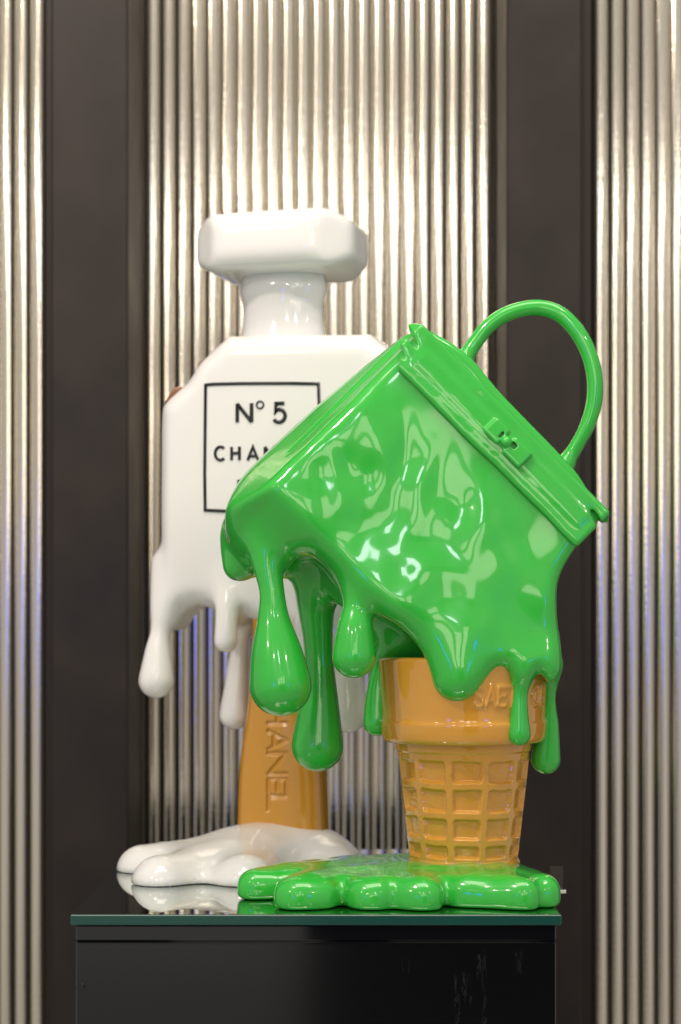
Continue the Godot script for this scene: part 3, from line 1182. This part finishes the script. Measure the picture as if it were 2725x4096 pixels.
# ---------------------------------------------------------------- the green bag on its cone
func bag_sculpture() -> void:
	var cx := P(1067, 0, 0).x
	var org := Vector3(cx, 0, 0)
	var t := thing("bag_sculpture", "bright green melting handbag sculpture on an amber wafer cone in a green puddle", "sculpture", org)
	var zr := 0.05
	var f := BagField.new()
	f.parts = ["bag"]
	var out := [[948, 757], [966, 752], [1072, 815], [1150, 905], [1298, 1058], [1336, 1104], [1372, 1165], [1384, 1186], [1364, 1212], [1338, 1240], [1300, 1295], [1279, 1350], [1279, 1420], [1288, 1490], [1288, 1545], [1262, 1572],
		[1236, 1545], [1212, 1566], [1190, 1566], [1165, 1538], [1140, 1536], [1112, 1562], [1085, 1592], [1048, 1604], [1014, 1584], [996, 1545], [972, 1500], [930, 1452], [890, 1424], [850, 1402], [815, 1392], [790, 1362], [750, 1306], [712, 1280], [676, 1288],
		[650, 1316], [612, 1330], [575, 1312], [540, 1280], [518, 1235], [516, 1195], [523, 1147], [551, 1090], [607, 1031], [690, 953], [790, 866], [872, 803], [926, 763]]
	var pts := PackedVector2Array()
	for s in spline(out, 3, true):
		var q := P(s[0], s[1], zr)
		pts.append(Vector2(q.x, q.y))
	f.g = poly_grid(pts, 0.003, 0.04)
	var A3 := P(955, 752, zr)
	f.A = Vector2(A3.x, A3.y)
	f.groove_a = Vector3(A3.x - 0.006, A3.y - 0.006, 0.041)
	f.groove_b = Vector3(A3.x - 0.113, A3.y - 0.113, 0.060)
	# swells and dents of the melting front
	f.wave = Grid2.new()
	f.wave.setup(Vector2(f.g.x0, f.g.y0), Vector2(f.g.x0 + f.g.nx * 0.003, f.g.y0 + f.g.ny * 0.003), 0.003)
	var nz := FastNoiseLite.new()
	nz.seed = 11
	nz.frequency = 1.0
	nz.noise_type = FastNoiseLite.TYPE_SIMPLEX
	nz.fractal_octaves = 2
	nz.fractal_gain = 0.3
	# soft hollows in the face: place, half width, half height, depth in mm, lean
	var dents := [[742, 1085, 19.2, 39.1, 1.98, 0.2], [800, 1075, 15.6, 34.5, 2.16, 0.1], [850, 1095, 16.8, 39.1, 2.34, -0.3], [930, 1030, 20.4, 59.8, 2.52, -0.1], [985, 1075, 18, 52.9, -1.98, -0.3], [905, 1150, 36, 39.1, 2.34, 0.5],
		[1000, 1160, 26.4, 64.4, 2.7, -0.3], [1070, 1180, 21.6, 52.9, 2.34, -0.2], [1130, 1195, 21.6, 46, -2.16, 0.1], [1180, 1225, 31.2, 39.1, 2.16, 0.5], [1010, 1265, 40.8, 34.5, 2.16, 0.6], [830, 1205, 48, 34.5, 1.98, 0.7], [905, 1305, 36, 29.9, 1.8, 0.6], [1075, 1420, 60, 29.9, -1.98, 0.2], [760, 960, 72, 23, 1.44, 0.8]]
	for j in f.wave.ny:
		for i in f.wave.nx:
			var x := f.wave.x0 + i * 0.003
			var y := f.wave.y0 + j * 0.003
			var q := Vector2(x, y) - f.A
			var v := -(q.x + q.y) * 0.70710678
			var k := smooth(0.03, 0.10, v)
			# folds run downhill, mostly upright
			var w := 0.0008 * nz.get_noise_2d(x * 17.0, y * 11.0) + 0.0034 * nz.get_noise_2d(x * 9.0 + 40.0, y * 8.0)
			var dx := VX + x * F / (EYE_D - 0.08)
			var dy := VY - (y - EYE_H) * F / (EYE_D - 0.08)
			for e in dents:
				var ey: float = (dy - e[1]) / e[3]
				var ex: float = (dx - e[0] - e[5] * (dy - e[1])) / e[2]
				w -= 0.00072 * e[4] * exp(-0.5 * (ex * ex + ey * ey))
			f.wave.v[j * f.wave.nx + i] = k * w
	# drips
	f.add_chain(px_chain([[580, 1180, 0.0, 30], [550, 1220, -0.004, 36], [546, 1260, -0.004, 37], [551, 1300, -0.004, 38]]), 0.02, "drip")
	f.add_chain(px_chain([[604, 1200, 0.036, 42], [614, 1290, 0.046, 35], [626, 1362, 0.050, 29], [630, 1430, 0.050, 38], [638, 1510, 0.050, 60], [646, 1577, 0.050, 72]], 10), 0.026, "drip")
	f.add_chain(px_chain([[735, 1320, -0.035, 62], [728, 1390, -0.04, 44], [732, 1470, -0.04, 34], [735, 1530, -0.04, 34], [734, 1620, -0.04, 46], [731, 1716, -0.04, 60]], 10), 0.03, "drip")
	f.add_chain(px_chain([[830, 1360, 0.060, 40], [821, 1405, 0.065, 33], [817, 1450, 0.068, 42], [815, 1510, 0.068, 51]]), 0.022, "drip")
	f.add_chain(px_chain([[1070, 1470, 0.058, 66], [1056, 1530, 0.066, 48], [1050, 1562, 0.068, 41]]), 0.03)
	f.add_chain(px_chain([[885, 1510, 0.0, 22], [872, 1560, -0.002, 22], [867, 1620, -0.002, 27], [867, 1663, -0.002, 31]]), 0.016, "drip")
	f.add_chain(px_chain([[1200, 1530, 0.062, 30], [1197, 1590, 0.064, 19], [1195, 1640, 0.064, 21], [1195, 1690, 0.063, 27]]), 0.016, "drip")
	f.add_chain(px_chain([[1268, 1530, 0.02, 26], [1264, 1604, 0.012, 15], [1262, 1670, 0.006, 24], [1256, 1748, 0.0, 34]]), 0.016, "drip")
	# underside that closes on the cone
	f.add_chain(px_chain([[930, 1462, 0.0, 62], [1010, 1462, 0.0, 82], [1130, 1455, 0.0, 92], [1200, 1470, 0.0, 80]]), 0.02)
	f.add_chain(px_chain([[800, 1330, -0.01, 55], [880, 1400, -0.01, 60], [940, 1452, 0.0, 60]]), 0.02)
	# handle with flared feet
	var hp := [[1068, 828, 0.006, 24], [1078, 812, 0.006, 19], [1096, 786, 0.006, 17.6], [1122, 753, 0.006, 17.6], [1160, 726, 0.006, 18], [1205, 711, 0.007, 18.1], [1248, 709, 0.008, 18.6], [1290, 724, 0.010, 18.6], [1328, 762, 0.012, 18.6], [1356, 815, 0.012, 18.6], [1369, 872, 0.012, 18.6], [1367, 930, 0.011, 18.6], [1351, 982, 0.010, 17.6], [1328, 1025, 0.008, 16.6], [1312, 1050, 0.006, 18.6], [1303, 1066, 0.006, 23]]
	f.add_chain(px_chain(hp, 5), 0.010, "handle")
	var m := f.build(Vector3(-0.125, 0.095, -0.095), Vector3(0.245, 0.55, 0.115), 0.0026, org)
	for k in m:
		part(k, m[k], M.green, t)
	# flap, belt and clasp
	var ff := FlapField.new()
	ff.A = f.A
	ff.wob.seed = 5
	ff.wob.frequency = 1.0
	m = ff.build(Vector3(0.045, 0.30, 0.03), Vector3(0.245, 0.54, 0.09), 0.0019, org, 1)
	var flap := part("flap", m["body"], M.green, t)
	var cf := ClaspField.new()
	cf.A = f.A
	var cc := A3 + Vector3(0.1315 - 0.0170, -0.1315 - 0.0170, 0) * 0.70710678
	cc.z = 0.072
	m = cf.build(cc - Vector3(0.035, 0.035, 0.02), cc + Vector3(0.035, 0.035, 0.025), 0.0009, org, 1)
	part("clasp", m["body"], M.green, flap)
	# puddle
	var pf := PuddleField.new()
	var po := [[-0.098, 0.045], [-0.097, 0.060], [-0.086, 0.068], [-0.068, 0.066], [-0.050, 0.062], [-0.057, 0.085], [-0.064, 0.106], [-0.060, 0.123], [-0.045, 0.131], [-0.026, 0.127], [-0.012, 0.119], [-0.005, 0.106], [0.001, 0.119], [0.011, 0.129], [0.028, 0.130], [0.039, 0.124], [0.050, 0.131], [0.066, 0.135], [0.079, 0.129],
		[0.083, 0.116], [0.085, 0.106], [0.094, 0.114], [0.12, 0.121], [0.147, 0.131], [0.162, 0.128], [0.167, 0.116], [0.177, 0.114], [0.185, 0.102], [0.183, 0.075], [0.175, 0.040], [0.168, 0.0], [0.155, -0.035], [0.12, -0.062], [0.06, -0.066], [0.005, -0.055], [-0.035, -0.024], [-0.066, 0.006], [-0.090, 0.026]]
	var pp := PackedVector2Array()
	for s in spline(po, 4, true):
		pp.append(Vector2(s[0], s[1]))
	pf.g = poly_grid(pp, 0.003, 0.04)
	m = pf.build(Vector3(-0.12, -0.01, -0.09), Vector3(0.21, 0.045, 0.155), 0.0022, org)
	part("puddle", m["body"], M.green, t)
	cone(t)

func cone(t: Node3D) -> void:
	var NC := 560
	# plain rim with raised lettering
	var strokes := []
	var R := 0.077
	var let := [["S", 4.0, 9.5], ["A", 11.5, 18.0], ["E", 20.0, 25.5], ["T", 27.5, 34.0], ["C", 49.0, 58.0], ["E", 60.0, 66.0]]
	for l in let:
		var gl := glyph(l[0])
		for s in gl[1]:
			var sc := []
			for v in s:
				sc.append(Vector2(deg_to_rad(lerpf(l[1], l[2], v.x / gl[0])) * R, lerpf(0.1725, 0.1895, v.y)))
			strokes.append(sc)
	var prof := spline([[0.2145, 0.066], [0.2155, 0.0735], [0.2135, 0.0783], [0.208, 0.0785], [0.19, 0.0772], [0.172, 0.0760], [0.163, 0.0755], [0.1585, 0.0757], [0.1555, 0.0768], [0.151, 0.0766], [0.145, 0.0758], [0.1405, 0.0745], [0.1378, 0.0715], [0.1372, 0.066], [0.1365, 0.058]], 9)
	var rows := []
	for q in prof:
		var r := PackedVector3Array()
		for i in NC:
			var a := TAU * i / NC
			var ang := fposmod(a + PI, TAU) - PI   # 0 faces the viewer
			var rad: float = q[1]
			if ang > 0.03 and ang < 1.3 and q[0] > 0.166 and q[0] < 0.196:
				var e := stroke_dist(Vector2(ang * R, q[0]), strokes)
				rad += 0.0020 * (1.0 - smooth(0.0009, 0.0021, e))
			r.append(Vector3(sin(a) * rad, q[0], cos(a) * rad))
		rows.append(r)
	part("cone_rim", grid_mesh(rows, true, false), M.orange, t)
	# waffle with sunk squares
	rows = []
	var nz := FastNoiseLite.new()
	nz.seed = 3
	nz.frequency = 1.0
	var ys := [0.1255, 0.1000, 0.0735, 0.0490, 0.0315]
	var n := 200
	for k in n + 1:
		var y := lerpf(0.139, 0.0265, float(k) / n)
		var r := PackedVector3Array()
		var base := lerpf(0.0497, 0.0616, (y - 0.028) / 0.106)
		if y > 0.1285:
			base += 0.0012 * smooth(0.1285, 0.1305, y)
		if y < 0.032:
			base += 0.0022 * smooth(0.032, 0.0275, y)
		for i in NC:
			var a := TAU * i / NC
			var yy := y + 0.0011 * nz.get_noise_2d(cos(a) * 2.0, sin(a) * 2.0 + y * 20.0) + 0.0007 * sin(a * 1.0)
			var per := TAU / 11.0
			var u := fposmod(a + per * 0.5 + 0.02 * nz.get_noise_2d(y * 60.0, a), per)
			var ex := minf(u, per - u) * base
			var ey := -1.0
			for c in 4:
				if yy <= ys[c] and yy >= ys[c + 1]:
					ey = minf(ys[c] - yy, yy - ys[c + 1])
			var e := minf(ex, ey) - 0.0022
			if ex < 0.006 and ey < 0.006 and ey > 0.0:
				e = 0.0038 - Vector2(0.006 - ex, 0.006 - ey).length()
			var dep := 0.0040 * smooth(0.0, 0.0032, e)
			if ey < 0.0:
				dep = 0.0
			# fillets stand a little proud of the faces between
			var rad := base - dep + 0.00015 * nz.get_noise_2d(a * 5.0, y * 150.0)
			r.append(Vector3(sin(a) * rad, y, cos(a) * rad))
		rows.append(r)
	part("waffle_cone", grid_mesh(rows, true, false), M.orange, t)

func sign_holder() -> void:
	# clear acrylic stand whose corner shows behind the puddle
	var z := 0.02
	var a := P(1303, 2053, z)
	var ac := StandardMaterial3D.new()
	ac.albedo_color = Color(0.9, 0.88, 0.82, 0.015)
	ac.transparency = BaseMaterial3D.TRANSPARENCY_ALPHA
	ac.roughness = 0.05
	ac.metallic_specular = 0.12
	var edge := mat(Color(0.62, 0.60, 0.56), 0.3)
	var t := thing("acrylic_sign_holder", "small clear acrylic sign holder half hidden behind the green puddle", "sign holder", Vector3(a.x - 0.03, 0.0, z))
	part("foot", bevel_box(Vector3(0.06, 0.0026, 0.03), 0.0004), ac, t, Vector3(0, 0.0016, -0.0155))
	part("foot_edge", bevel_box(Vector3(0.06, 0.0032, 0.0012), 0.0003), edge, t, Vector3(0, 0.0019, 0.0008))
	var pl := part("plate", bevel_box(Vector3(0.012, 0.021, 0.0016), 0.0004), ac, t, Vector3(0.0225, 0.0135, -0.010))
	pl.rotation.x = 0.0
